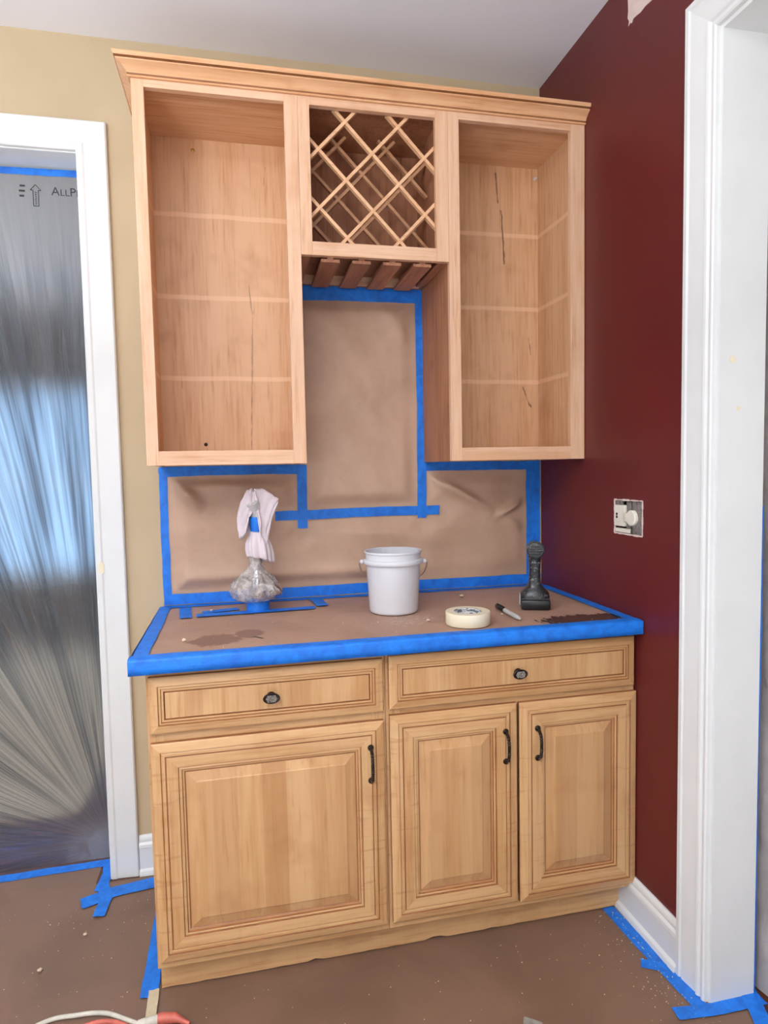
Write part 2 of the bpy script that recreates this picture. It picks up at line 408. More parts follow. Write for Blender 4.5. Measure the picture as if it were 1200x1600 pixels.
box(bm, RX0-T, RX0, RY0, WL[0], 0, H); box(bm, RX0-T, RX0, WL[1], 0, 0, H); box(bm, RX0-T, RX0, WL[0], WL[1], 0, WL[2]); box(bm, RX0-T, RX0, WL[0], WL[1], WL[3], H)
struct(link('wall_left', bm, 'white_trim'))
struct(link('ceiling', bx(RX0-T, 2.6, RY0-T, 3.3, H, H+.1), 'ceiling_white'), 'flat off-white ceiling')
# floor of dark boards under the masking paper; the boards that show at the side opening are pieces of their own
floor = struct(link('floor', bx(RX0-T, 2.6, RY0-T, 3.3, -.12, -.02), 'floor_plank', loc=(0, 0, -.12)), 'dark brown wooden floor under the masking paper')
for k in range(5):
    link('plank', bx(.002+k*.084, .083+k*.084, -2.0, .0, -.02, -.0012, .001), 'floor_plank', floor)
bm = bx(RX0, 0.0, RY0, .0, -.02, -.0012); box(bm, DX0, DX1, 0, 3.2, -.02, -.0012); box(bm, -4, DX0, T, 3.2, -.02, -.0012); box(bm, DX1, .0, T, 3.2, -.02, -.0012)
link('subfloor_boards', bm, 'floor_plank', floor)
# rooms beyond the two sheets of plastic
WF = (-3.28, -2.08, .5, 2.1)
bm = bmesh.new()
box(bm, -4.1, WF[0], 3.2, 3.3, 0, H); box(bm, WF[1], .1, 3.2, 3.3, 0, H); box(bm, WF[0], WF[1], 3.2, 3.3, 0, WF[2]); box(bm, WF[0], WF[1], 3.2, 3.3, WF[3], H)
struct(link('wall_far', bm, 'far_wall'))
struct(link('wall_far_left', bx(-4.1, -4.0, T, 3.2, 0, H), 'far_wall')); struct(link('wall_far_right', bx(0, .1, T, 3.2, 0, H), 'far_wall'))
bm = bmesh.new(); box(bm, T, 2.6, .0, .1, 0, H); box(bm, 2.5, 2.6, -4, 0, 0, H); box(bm, T, 2.6, -4.1, -4, 0, H)
struct(link('wall_side_room', bm, 'far_wall'))
def window(n, x0, x1, z0, z1, y, d):
    bm = bmesh.new()
    for a in ((x0, x0+.05, z0, z1), (x1-.05, x1, z0, z1), (x0+.05, x1-.05, z0, z0+.05), (x0+.05, x1-.05, z1-.05, z1), (x0+.05, x1-.05, (z0+z1)/2-.02, (z0+z1)/2+.02)):
        box(bm, a[0], a[1], y-.02, y+.02, a[2], a[3])
    f = struct(link('window_%d' % n, bm, 'white_trim'))
    link('pane', bx(x0+.05, x1-.05, y-.003, y+.003, z0+.05, (z0+z1)/2-.02), 'glass', f)
    link('pane', bx(x0+.05, x1-.05, y-.003, y+.003, (z0+z1)/2+.02, z1-.05), 'glass', f)
window(1, WF[0], WF[1], WF[2], WF[3], 3.24, 1)
o = bpy.data.objects['window_1']; o['label'] = 'bright window glowing blue through the plastic sheet'

# door trim: mitred profile casings. profile: (offset from the inner edge, how far it stands out)
CAS = [(0, 0), (0, .011), (.004, .014), (.009, .014), (.011, .010), (.016, .010), (.020, .015), (.026, .0165), (.030, .012), (.060, .016), (.078, .018), (.082, .014), (.086, .020), (.097, .020), (.101, .016), (.101, 0)]
CASF = [(0, 0), (0, .013), (.004, .016), (.018, .017), (.024, .0145), (.06, .0165), (.088, .019), (.092, .015), (.092, 0)]
def casing(prof, inner, place):
    """U-shaped casing: inner = (a0, a1, ztop); place(a, z, out) -> xyz"""
    bm = bmesh.new(); a0, a1, zt = inner
    rows = []
    for w, h in prof:
        rows.append([bm.verts.new(place(*p, h)) for p in ((a0-w, 0), (a0-w, zt+w), (a1+w, zt+w), (a1+w, 0))])
    for i in range(len(rows)-1):
        for k in range(3): bm.faces.new((rows[i][k], rows[i][k+1], rows[i+1][k+1], rows[i+1][k]))
    for k in (0, 3): bm.faces.new([r[k] for r in rows])
    for k in range(3): bm.faces.new((rows[0][k], rows[0][k+1], rows[-1][k+1], rows[-1][k]))
    return bm
door1 = struct(link('door_1', casing(CASF, (DX0, DX1, DZ), lambda a, z, h: (a, -.0005-h, z)), 'white_trim', loc=(DX1, 0, 0)), 'white cased doorway masked with plastic, left of the cabinets')
bm = bmesh.new(); lathe(bm, [(.011, -.0005), (.010, .0006)], (DX1+.018, -.0172, 1.055), 14, axis='y', fx=.8, fy=1.9)
link('drip', bm, 'cream_tape', door1)['label'] = 'yellowish stain on the white casing'
bm = bmesh.new(); box(bm, DX1-.002, DX1+.0, -.001, T+.001, 0, DZ); box(bm, DX0, DX0+.002, -.001, T, 0, DZ); box(bm, DX0, DX1, -.001, T, DZ-.004, DZ+.0)
link('jamb', bm, 'white_trim', door1)
door2 = struct(link('door_2', casing(CAS, (YO1, YO0, ZO), lambda a, z, h: (-.0005-h, a, z)), 'white_trim', loc=(0, YO0, 0)), 'white cased opening in the red wall at the right')
bm = bmesh.new(); box(bm, -.001, T+.001, YO0-.010, YO0+.0, 0, ZO-.010); box(bm, -.001, T+.001, YO1, YO1+.010, 0, ZO-.010); box(bm, -.001, T+.001, YO1, YO0, ZO-.010, ZO)
link('jamb', bm, 'white_trim', door2)
bm = bmesh.new()
for (y, z, r) in ((-.9285, 1.60, .009), (-.9285, 1.485, .006)):
    lathe(bm, [(r, -.0003), (r*.9, .0006)], (.035 if z > 1.55 else .052, YO0-.0105, z), 12, axis='y')
link('drip', bm, 'cream_tape', door2)['label'] = 'faint yellowish stains on the white jamb'
# baseboards
def baseb(x0, x1, y0, y1, horiz):
    prof = [(0, 0), (.026, 0), (.026, .004), (.022, .015), (.0145, .021), (.0145, .092), (.0175, .094), (.0165, .104), (.011, .112), (.012, .118), (.008, .130), (.004, .134), (0, .134)]
    bm = bmesh.new()
    if horiz: prism(bm, [(-d, z) for d, z in prof], x0, x1, 'x')
    else: prism(bm, [(-d, z) for d, z in prof], y0, y1, 'y')
    return bm
struct(link('baseboard_right', baseb(0, 0, -.819, -.535, False), 'white_trim', smooth=True, sharp=.5), 'white moulded baseboard on the red wall')
struct(link('baseboard_back', baseb(DX1+.0935, -1.372, 0, 0, True), 'white_trim', smooth=True, sharp=.5), 'short white baseboard between doorway and base cabinet')

# ------------------------------------------------------------------ plastic sheets
M['sheet_film'] = film('sheet_film', (-1.595, .06), .15)
FX, FZ = -1.60, .06
def sheet_h(x, z):
    th = math.atan2(x-FX, z-FZ); r = math.hypot(x-FX, z-FZ)
    calm = min(1, max(0, (2.34-z)/.5))*min(1, r/.3)
    edge = min(1, max(0, (z-.02)/.08))
    return (.008*fbm(th*9, r*.8, 3)+.004*fbm(th*24, r*1.2, 9)+.004*fbm(x*6, z*3, 5))*calm*edge
bm = bmesh.new(); nx, nz = 90, 150
g = [[bm.verts.new((DX0+.004+(DX1-.004-DX0-.004)*i/nx, .112+sheet_h(DX0+(DX1-DX0)*i/nx, .012+(DZ-.03)*j/nz), .006+(DZ-.016)*j/nz)) for j in range(nz+1)] for i in range(nx+1)]
for i in range(nx):
    for j in range(nz): bm.faces.new((g[i][j], g[i+1][j], g[i+1][j+1], g[i][j+1]))
sheet = tag(link('plastic_sheet', bm, 'sheet_film', smooth=True, sharp=3.0, loc=(0, 0, 0)), 'wrinkled translucent plastic sheet filling the white doorway on the left', 'plastic sheet')
def letters(txt, x, z, size, y=.1095, small=True):
    cu = bpy.data.curves.new('txt', 'FONT'); cu.body = txt; cu.size = size; cu.extrude = .0001; cu.resolution_u = 3
    if small:
        cu.small_caps_scale = .78
        for i in range(1, len(txt)):
            if txt[i] != 'P': cu.body_format[i].use_small_caps = True
    o = bpy.data.objects.new('txt', cu); col.objects.link(o); bpy.context.view_layer.update()
    me = bpy.data.meshes.new_from_object(o.evaluated_get(bpy.context.evaluated_depsgraph_get()))
    bpy.data.objects.remove(o); bm = bmesh.new(); bm.from_mesh(me)
    bmesh.ops.transform(bm, matrix=Matrix.Translation((x, y, z)) @ Matrix.Rotation(PI/2, 4, 'X'), verts=bm.verts[:])
    return bm
link('printed_word', letters('AllPro', -1.684, 2.278, .039), 'ink', sheet)
bm = bmesh.new()
ax, az = -1.731, 2.240
out = [(-.008, 0), (.008, 0), (.008, .05), (.016, .05), (0, .068), (-.016, .05), (-.008, .05)]
for i in range(len(out)):
    a, b = out[i], out[(i+1) % len(out)]
    tube(bm, [(ax+a[0], .1093, az+a[1]), (ax+b[0], .1093, az+b[1])], .0011, 6)
for k in range(7): box(bm, ax-.0025, ax+.0025, .1091, .1096, az+.006+k*.006, az+.009+k*.006)
link('printed_arrow', bm, 'ink', sheet)
bm = bmesh.new()
for k, (a, b) in enumerate(((-1.778, -1.762), (-1.781, -1.763), (-1.780, -1.766))):
    box(bm, a, b, .1091, .1096, 2.302-k*.016-.003, 2.302-k*.016+.003)
link('printed_block', bm, 'ink', sheet)
bm = bmesh.new(); nx, nz = 30, 60
g = [[bm.verts.new((.152+.012*fbm(i*.35, j*.09, 2), YO1-.05+(.16+YO0-YO1)*i/nx, .006+(ZO+.06)*j/nz)) for j in range(nz+1)] for i in range(nx+1)]
for i in range(nx):
    for j in range(nz): bm.faces.new((g[i][j], g[i+1][j], g[i+1][j+1], g[i][j+1]))
tag(link('plastic_sheet', bm, 'side_film', smooth=True, sharp=3.0), 'greyish plastic sheet hung beyond the white opening at the right edge', 'plastic sheet')
bm = bmesh.new(); nx, ny = 24, 24
g = [[bm.verts.new((-3.9+2.12*i/nx, .42+2.45*j/ny, .004+.010*abs(fbm(i*.5, j*.5, 4)))) for j in range(ny+1)] for i in range(nx+1)]
for i in range(nx):
    for j in range(ny): bm.faces.new((g[i][j], g[i+1][j], g[i+1][j+1], g[i][j+1]))
tag(link('floor_sheet', bm, 'floor_sheet', smooth=True, sharp=3.0), 'pale drop cloth on the floor seen blurred through the doorway plastic', 'cloth')

# ------------------------------------------------------------------ base cabinets
YF, YC = -.621, -.600                                   # door fronts, face frame
RINGS_D = [(0, 0), (0, .012), (.003, .0145), (.022, .0195), (.0235, .0165), (.0265, .0190), (.0325, .0190), (.034, .0160), (.0365, .0185), (.041, .0185), (.0630, .0175), (.0645, .0140), (.068, .0165), (.0715, .0155), (.073, .0105), (.077, .0115), (.079, .0095)]
DARK_D = {0, 3, 7, 10, 13, 15}  # first index paints finger-pull shade on the outer edge, the rest is glaze
PANEL_D = [(.079, .0095), (.0805, .0092), (.104, .0155), (.107, .0172)]
RINGS_W = [(0, 0), (0, .012), (.003, .0145), (.0215, .0195), (.023, .0162), (.026, .0185), (.0285, .0185), (.030, .0155), (.0325, .0175), (.0355, .0170), (.037, .0125)]
DARK_W = {0, 3, 6, 9}  # first index again painted edge shade, the others glazed grooves
PANEL_W = [(.037, .0125), (.039, .0150)]
def ringside(bm, rect, prof, dark, side):
    x0, x1, z0, z1 = rect; rows = []
    for d, h in prof:
        c = [(x0+d, z0+d), (x1-d, z0+d), (x1-d, z1-d), (x0+d, z1-d)]
        a, b = c[side], c[(side+1) % 4]; y = YC-h
        rows.append((bm.verts.new((a[0], y, a[1])), bm.verts.new((b[0], y, b[1]))))
    # a back edge so every rail is a closed bar
    d = prof[-1][0]; c = [(x0+d, z0+d), (x1-d, z0+d), (x1-d, z1-d), (x0+d, z1-d)]; a, b = c[side], c[(side+1) % 4]
    rows.append((bm.verts.new((a[0], YC, a[1])), bm.verts.new((b[0], YC, b[1]))))
    for i in range(len(rows)-1):
        f = bm.faces.new((rows[i][0], rows[i][1], rows[i+1][1], rows[i+1][0])); f.material_index = 1 if i in dark else 0
    bm.faces.new((rows[-1][0], rows[-1][1], rows[0][1], rows[0][0]))
    bm.faces.new([r[0] for r in rows]); bm.faces.new([r[1] for r in rows])
    return bm
def front(name, parent, rect, wide, lab=None):
    prof, dark, pan = (RINGS_W, DARK_W, PANEL_W) if wide else (RINGS_D, DARK_D, PANEL_D)
    x0, x1, z0, z1 = rect; bm = bmesh.new(); rows = []
    for d, h in pan: rows.append([bm.verts.new((p[0], YC-h, p[1])) for p in ((x0+d, z0+d), (x1-d, z0+d), (x1-d, z1-d), (x0+d, z1-d))])
    d = pan[0][0]; rows.insert(0, [bm.verts.new((p[0], YC-.001, p[1])) for p in ((x0+d, z0+d), (x1-d, z0+d), (x1-d, z1-d), (x0+d, z1-d))])
    for i in range(len(rows)-1):
        for k in range(4):
            f = bm.faces.new((rows[i][k], rows[i][(k+1) % 4], rows[i+1][(k+1) % 4], rows[i+1][k])); f.material_index = 1 if i == 1 else 0
    bm.faces.new(rows[-1]); bm.faces.new(rows[0][::-1])
    p = link(name, bm, ['maple_panel_x' if wide else 'maple_panel_z', 'glaze_and_shade'], parent)
    if lab: p['label'] = lab
    for sd, nm in ((0, 'rail'), (1, 'stile'), (2, 'rail'), (3, 'stile')):
        link(nm, ringside(bmesh.new(), rect, prof, dark, sd), ['maple_base_x' if nm == 'rail' else 'maple_base_z', 'glaze_and_shade'], p)
    return p
def knob(parent, x, z):
    bm = bmesh.new(); y = YC-.0149
    lathe(bm, [(.012, 0), (.009, -.004), (.007, -.012), (.009, -.015)], (x, y, z), 20, axis='y')
    lathe(bm, [(.0180, -.0145), (.0210, -.016), (.0215, -.019), (.0190, -.021), (.0165, -.0205)], (x, y, z), 32, axis='y', fy=.64)
    for i in range(-3, 4):
        for j in range(-2, 3):
            u, v = i*.0042+(j % 2)*.0021, j*.0036
            if (u/.0155)**2+(v/.0095)**2 < 1: bmesh.ops.create_uvsphere(bm, u_segments=6, v_segments=4, radius=.0021, matrix=Matrix.Translation((x+u, y-.0212, z+v)))
    for f in bm.faces:
        if len(f.verts) <= 4 and f.calc_center_median().y < y-.0212: f.material_index = 1
    o = link('knob', bm, ['dark_metal', 'worn_bronze'], parent, smooth=True); o['label'] = 'oval dark bronze knob with a beaded face'
def pull(parent, x, z0, z1):
    bm = bmesh.new(); y = YC-.0185; n = 40
    pts = curve_pts([(x, y, z1), (x, y-.006, z1-.001), (x, y-.019, z1-.012), (x, y-.024, z1-.03), (x, y-.024, (z0+z1)/2), (x, y-.024, z0+.03), (x, y-.019, z0+.012), (x, y-.006, z0+.001), (x, y, z0)], 8)
    L = len(pts); rd = [.0042+(.0011*math.sin(i*2.2) if .22 < i/L < .78 else 0) for i in range(L)]
    tube(bm, pts, rd, 10)
    for z in (z0, z1): lathe(bm, [(.0085, 0), (.0085, -.003), (.006, -.006)], (x, y+.001, z), 16, axis='y')
    o = link('handle', bm, 'dark_metal', parent, smooth=True); o['label'] = 'dark bronze bow handle with a ribbed grip'
def base_cabinet(x0, x1, label):
    t = thing('base_cabinet', label, 'cabinet', ((x0+x1)/2, -.3, 0))
    for a, b in ((x0, x0+.016), (x1-.016, x1)): link('side_panel', bx(a, b, -.581, -.004, .10, .874), 'maple_base_z', t)
    link('bottom_panel', bx(x0+.016, x1-.016, -.581, -.012, .10, .116), 'maple_base_x', t)
    link('back_panel', bx(x0+.016, x1-.016, -.012, -.004, .116, .874), 'maple_base_z', t)
    for a, b in ((x0, x0+.038), (x1-.038, x1)): link('frame_stile', bx(a, b, YC, -.581, .10, .874, .0008), 'maple_base_z', t)
    for a, b in ((.10, .138), (.69, .728), (.845, .874)): link('frame_rail', bx(x0+.038, x1-.038, YC, -.581, a, b, .0008), 'maple_base_x', t)
    return t
bl = base_cabinet(-1.354, -.7495, 'wider-door maple base cabinet on the left with one drawer over one door')
d = front('drawer', bl, (-1.347, -.757, .714, .857), True); knob(d, -1.05, .785)
d = front('door', bl, (-1.347, -.757, .122, .690), False); pull(d, -.795, .533, .622)
br = base_cabinet(-.7485, -.0035, 'maple base cabinet against the red wall with a drawer over two doors')
d = front('drawer', br, (-.741, -.010, .717, .862), True); knob(d, -.374, .787)
d = front('door', br, (-.741, -.3765, .122, .700), False); pull(d, -.4125, .539, .624)
d = front('door', br, (-.3695, -.0025, .118, .699), False); pull(d, -.3165, .538, .623)
# toe kick with a chipped lower edge
bm = bmesh.new(); n = 60; top = []; bot = []
pts = [(-1.354, .0995)]+[(-1.354+(1.350*i/n), .004+max(0, .004*fbm(i*.45, 1))+(.006 if i in (18, 33, 34) else 0)) for i in range(n+1)]+[(-.004, .0995)]
prism(bm, pts, -.545, -.530, 'y')
tag(link('toe_kick', bm, 'maple_base_x'), 'maple toe kick board with chipped lower edge under the base cabinets', 'board')

# ------------------------------------------------------------------ worktop
CX0, CY = -1.382, -.6435
tag(link('worktop', bx(CX0, -.001, CY, -.0015, .876, .910, .004), 'grey_plastic'), 'worktop slab wrapped in brown paper and blue tape', 'worktop')
bm = bmesh.new(); nx, ny = 70, 36
g = [[bm.verts.new((CX0+.006+(1.37)*i/nx, CY+.006+.634*j/ny, .9108+.0018*max(0, fbm(i*.13, j*.2, 7))*min(1, i/6, (nx-i)/6, j/5, (ny-j)/5))) for j in range(ny+1)] for i in range(nx+1)]
for i in range(nx):
    for j in range(ny): bm.faces.new((g[i][j], g[i+1][j], g[i+1][j+1], g[i][j+1]))
tag(link('masking_paper', bm, 'kraft_counter', smooth=True, sharp=3.0, loc=(0, 0, .9105)), 'water-stained brown masking paper laid over the worktop', 'paper')
# floor paper
bm = bmesh.new(); nx, ny = 90, 110; X0, X1, Y0, Y1 = -3.0, .10, -3.2, .09
g = [[bm.verts.new((X0+(X1-X0)*i/nx, Y0+(Y1-Y0)*j/ny, .0012*(.5+.5*fbm(i*.22, j*.22, 3)))) for j in range(ny+1)] for i in range(nx+1)]
def inroom(x, y): return (y < -.002 or DX0+.01 < x < DX1-.01) and (x < -.001 or YO1+.02 < y < YO0-.012)
for i in range(nx):
    for j in range(ny):
        q = (g[i][j], g[i+1][j], g[i+1][j+1], g[i][j+1])
        if all(inroom(v.co.x, v.co.y) for v in q): bm.faces.new(q)
bmesh.ops.delete(bm, geom=[v for v in bm.verts if not v.link_faces], context='VERTS')
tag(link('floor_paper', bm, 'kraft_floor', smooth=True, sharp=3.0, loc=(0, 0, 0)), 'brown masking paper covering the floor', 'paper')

bm = bmesh.new(); nx, ny = 30, 24
g = [[bm.verts.new((-3.95+3.9*i/nx, -5.15+3.55*j/ny, .003+.006*abs(fbm(i*.5, j*.5, 8)))) for j in range(ny+1)] for i in range(nx+1)]
for i in range(nx):
    for j in range(ny): bm.faces.new((g[i][j], g[i+1][j], g[i+1][j+1], g[i][j+1]))
tag(link('floor_sheet', bm, 'bounce_white', smooth=True, sharp=3.0), 'added unseen white sheet on the floor that bounces light upward', 'cloth')  # added behind the camera as a reflector to lift ceiling and fill
# wall paper sheets: grid over (x, z) with creases pressed into it
TAPE_LINES = [((-.902, 1.38), (-.902, 1.15)), ((-1.0, 1.207), (-.40, 1.207)), ((-.468, 1.99), (-.468, 1.18)), ((-.9, 1.975), (-.45, 1.975)), ((-1.37, 1.364), (-.88, 1.364)), ((-.46, 1.364), (0, 1.364)), ((-.035, 1.38), (-.035, .93)), ((-1.37, .936), (0, .936)), ((-1.36, .93), (-1.36, 1.38))]
def dseg(x, z, a, b):
    dx, dz = b[0]-a[0], b[1]-a[1]; t = max(0, min(1, ((x-a[0])*dx+(z-a[1])*dz)/(dx*dx+dz*dz)))
    return math.hypot(x-a[0]-t*dx, z-a[1]-t*dz), t
def wall_paper(x0, x1, z0, z1, creases, label, seed, nx=60, nz=60, base=.0006, notch=None):
    bm = bmesh.new()
    def h(x, z):
        e = min(dseg(x, z, a, b)[0] for a, b in TAPE_LINES); e = min(1, max(0, (e-.020)/.055)); e = e*e*(3-2*e)
        v = .012+.020*fbm(x*2.4+seed, z*2.4, seed, 2)+.0015*fbm(x*9, z*9, seed)
        for a, b, amp, wd in creases:
            d, t = dseg(x, z, a, b)
            v += amp*math.exp(-(d/wd)**2)*math.sin(PI*min(1, max(.12, t+.1)))
        return base+max(0, v)*e
    g = [[bm.verts.new((x0+(x1-x0)*i/nx, -h(x0+(x1-x0)*i/nx, z0+(z1-z0)*j/nz), z0+(z1-z0)*j/nz)) for j in range(nz+1)] for i in range(nx+1)]
    for i in range(nx):
        for j in range(nz):
            c = g[i][j].co
            if notch and notch[0] < c.x < notch[1] and c.z > notch[2]: continue
            bm.faces.new((g[i][j], g[i+1][j], g[i+1][j+1], g[i][j+1]))
    bmesh.ops.delete(bm, geom=[v for v in bm.verts if not v.link_faces], context='VERTS')
    return tag(link('masking_paper', bm, 'kraft_wall', smooth=True, sharp=3.0), label, 'paper')
wall_paper(-.905, -.464, 1.205, 1.985, [((-.60, 1.92), (-.49, 1.78), .010, .025), ((-.86, 1.93), (-.55, 1.6), .008, .05), ((-.86, 1.6), (-.6, 1.28), .008, .05), ((-.8, 1.75), (-.55, 1.4), .006, .03)], 'brown masking paper taped to the wall between the two tall wall cabinets', 3.1, 60, 100)
wall_paper(-1.365, -.03, .93, 1.37, [((-.44, 1.33), (-.16, 1.17), .030, .018), ((-.18, 1.18), (-.06, 1.245), .028, .012), ((-.16, 1.17), (-.06, 1.12), .014, .018), ((-1.33, 1.34), (-1.22, 1.22), .028, .020), ((-1.3, 1.325), (-.95, 1.318), .030, .016), ((-1.2, 1.33), (-1.0, 1.26), .012, .02), ((-1.3, 1.0), (-.4, .99), .016, .03), ((-.8, 1.16), (-.3, 1.08), .008, .03)], 'long brown masking paper on the wall along the back of the worktop', 5.7, 150, 60, .0003, (-.902, -.468, 1.19))

# ------------------------------------------------------------------ blue tape
def tape(pts, width, plane, off, label, mat='blue_tape', group=None, thick=.0004, jag=.15):
    """strip along a 2D centre line. plane 'z': (x, y) at height off; 'y': (x, z) on the wall; 'x': (y, z)"""
    P = [Vector(p).to_3d() for p in pts]; samples = []
    for i in range(len(P)-1):
        n = max(2, int((P[i+1]-P[i]).length/.012))
        for k in range(n): samples.append(P[i].lerp(P[i+1], k/n))
    samples.append(P[-1]); seed = random.random()*50; bm = bmesh.new(); top = []; low = []
    def place(p, d):
        if plane == 'z': return (p.x, p.y, off+d)
        if plane == 'y': return (p.x, off-d, p.y)
        return (off-d, p.x, p.y)
    for i, p in enumerate(samples):
        t = (samples[min(i+1, len(samples)-1)]-samples[max(i-1, 0)]).normalized(); nrm = Vector((-t.y, t.x, 0))
        wv = width*.5*(1+.06*fbm(i*.25, seed)); sh = .0015*fbm(i*.12, seed+9)
        rowt, rowl = [], []
        for k in range(5):
            u = -1+k*.5; q = p+nrm*(wv*u+sh)
            if i in (0, len(samples)-1): q = q+t*(random.uniform(-1, 1)*width*jag*.35)
            d = thick+.0007*max(0, fbm(i*.22, u*1.4+seed, seed))
            rowt.append(bm.verts.new(place(q, d))); rowl.append(bm.verts.new(place(q, 0)))
        top.append(rowt); low.append(rowl)
    for i in range(len(top)-1):
        for k in range(4):
            bm.faces.new((top[i][k], top[i+1][k], top[i+1][k+1], top[i][k+1])); bm.faces.new((low[i][k], low[i][k+1], low[i+1][k+1], low[i+1][k]))
        for k in (0, 4): bm.faces.new((top[i][k], low[i][k], low[i+1][k], top[i+1][k]))
    for i in (0, len(top)-1):
        for k in range(4): bm.faces.new((top[i][k], top[i][k+1], low[i][k+1], low[i][k]))
    o = link('tape_strip', bm, mat, smooth=True, sharp=.9)
    return tag(o, label, 'tape', group or ('blue painter tape strips' if mat == 'blue_tape' else None))
W0 = -.0012
tape([(-1.359, .93), (-1.361, 1.15), (-1.358, 1.375)], .026, 'y', W0, 'upright blue tape strip down the left edge of the wall paper')
tape([(-1.372, 1.362), (-1.12, 1.366), (-.885, 1.364)], .033, 'y', W0-.0010, 'blue tape strip on the wall directly under the left wall cabinet')
tape([(-.899, 1.378), (-.902, 1.158)], .034, 'y', W0-.0020, 'short upright blue tape hanging below the right corner of the left wall cabinet')
tape([(-.995, 1.203), (-.70, 1.208), (-.404, 1.207)], .033, 'y', W0-.0030, 'level blue tape strip across the wall paper at mid height')
tape([(-.468, 1.985), (-.466, 1.6), (-.470, 1.18)], .033, 'y', W0-.0040, 'tall upright blue tape strip left of the right wall cabinet')
tape([(-.895, 1.972), (-.455, 1.976)], .062, 'y', W0-.0020, 'wide blue tape strip on the wall under the wine rack')
tape([(-.452, 1.366), (-.008, 1.363)], .032, 'y', W0-.0010, 'blue tape strip on the wall directly under the right wall cabinet')
tape([(-.033, 1.378), (-.035, .93)], .056, 'y', W0-.0020, 'wide upright blue tape strip in the corner by the red wall')
tape([(-1.372, .934), (-.7, .936), (-.005, .934)], .036, 'y', W0-.0032, 'long blue tape strip along the foot of the wall paper')
CZ = .9128
tape([(-1.375, -.0185), (-.7, -.0180), (-.004, -.0185)], .034, 'z', CZ, 'long blue tape strip along the back edge of the worktop')
tape([(-1.366, -.01), (-1.363, -.3), (-1.362, -.632)], .036, 'z', CZ+.0010, 'blue tape strip along the left end of the worktop')
tape([(-.020, -.045), (-.020, -.34), (-.022, -.628)], .034, 'z', CZ+.0010, 'blue tape strip along the worktop edge against the red wall')
# front strip folded over the edge
bm = bmesh.new(); n = 90; sec = [(-.610, CZ+.0022), (-.636, CZ+.0022), (-.6465, CZ+.0004), (-.6485, .908), (-.6478, .892), (-.6480, .8755), (-.6350, .8750)]
rows = []
for i in range(n+1):
    x = CX0-.004+(1.381)*i/n
    rows.append([bm.verts.new((x, y-.0012*fbm(i*.18, k*.8, 2)+(.004*fbm(i*.1, 1) if k == 0 else 0), z+(.0008*fbm(i*.15, k*.5, 4) if k else 0))) for k, (y, z) in enumerate(sec)])
for i in range(n):
    for k in range(len(sec)-1): bm.faces.new((rows[i][k], rows[i+1][k], rows[i+1][k+1], rows[i][k+1]))
tag(link('tape_strip', bm, 'blue_tape', smooth=True, sharp=3.0), 'broad blue tape folded over the front edge of the worktop', 'tape', 'blue painter tape strips')
bm = bmesh.new(); rows = []
for i in range(31):
    y = -.640+.636*i/30
    rows.append([bm.verts.new((CX0-.003+.0008*fbm(i*.3, k), y, z)) for k, z in enumerate((.9130, .90, .876))])
for i in range(30):
    for k in range(2): bm.faces.new((rows[i][k], rows[i+1][k], rows[i+1][k+1], rows[i][k+1]))
tag(link('tape_strip', bm, 'blue_tape', smooth=True, sharp=3.0), 'blue tape over the left end face of the worktop', 'tape', 'blue painter tape strips')
tape([(-1.30, -.055), (-1.287, -.215)], .036, 'z', CZ+.0020, 'short blue tape stub on the worktop left of the faucet')
tape([(-1.255, -.190), (-1.07, -.188), (-.885, -.182)], .040, 'z', CZ+.0022, 'blue tape strip lying on the worktop across the foot of the faucet')
tape([(-.87, -.03), (-.858, -.168)], .040, 'z', CZ+.0034, 'short blue tape stub on the worktop right of the faucet')
tape([(-1.24, -.150), (-1.13, -.125)], .036, 'z', CZ+.0020, 'blue tape scrap tucked behind the faucet foot')
FZT = .0022
tape([(-2.3, .070), (-1.9, .078), (-1.582, .088)], .040, 'z', FZT, 'blue tape strip on the floor along the foot of the doorway plastic')
tape([(-1.602, .095), (-1.592, .02), (-1.600, -.075)], .036, 'z', FZT+.0012, 'blue tape on the floor turning forward beside the doorway casing')
tape([(-1.645, -.132), (-1.55, -.092), (-1.362, -.062)], .056, 'z', FZT+.0024, 'blue tape strip on the floor before the doorway casing')
tape([(-1.597, -.045), (-1.572, -.12), (-1.578, -.208)], .036, 'z', FZT+.0036, 'blue tape tab crossing the tape at the doorway casing')
tape([(-1.388, -.10), (-1.386, -.35), (-1.385, -.570)], .044, 'z', FZT+.0036, 'blue tape strip on the floor along the left end of the base cabinet')
tape([(-1.374, -.548), (-1.369, -.68)], .026, 'z', FZT+.0048, 'short beige masking tape strip on the floor at the cabinet corner', 'beige_tape')
tape([(-.052, -.545), (-.044, -.72), (-.028, -.93)], .040, 'z', FZT, 'blue tape strip on the floor along the right baseboard')
tape([(-.088, -.768), (-.03, -.800)], .032, 'z', FZT+.0012, 'small blue tape tab across the tape by the right baseboard')
tape([(-.105, -.935), (-.02, -.945), (.135, -.945)], .036, 'z', FZT+.0024, 'blue tape strip on the floor before the right opening jamb')
tape([(.128, -.895), (.085, -.995), (.045, -1.08), (.0, -1.3)], .042, 'z', FZT+.0036, 'blue tape strip on the floor running out at the lower right corner')
tape([(-2.3, DZ-.028), (-1.9, DZ-.026), (-1.582, DZ-.022)], .022, 'y', .1085, 'blue tape strip along the top of the doorway plastic')
tape([(YO0-.004, .02), (YO0-.003, .6), (YO0-.004, 1.25)], .016, 'x', T+.003, 'thin upright blue tape on the far edge of the right opening jamb')

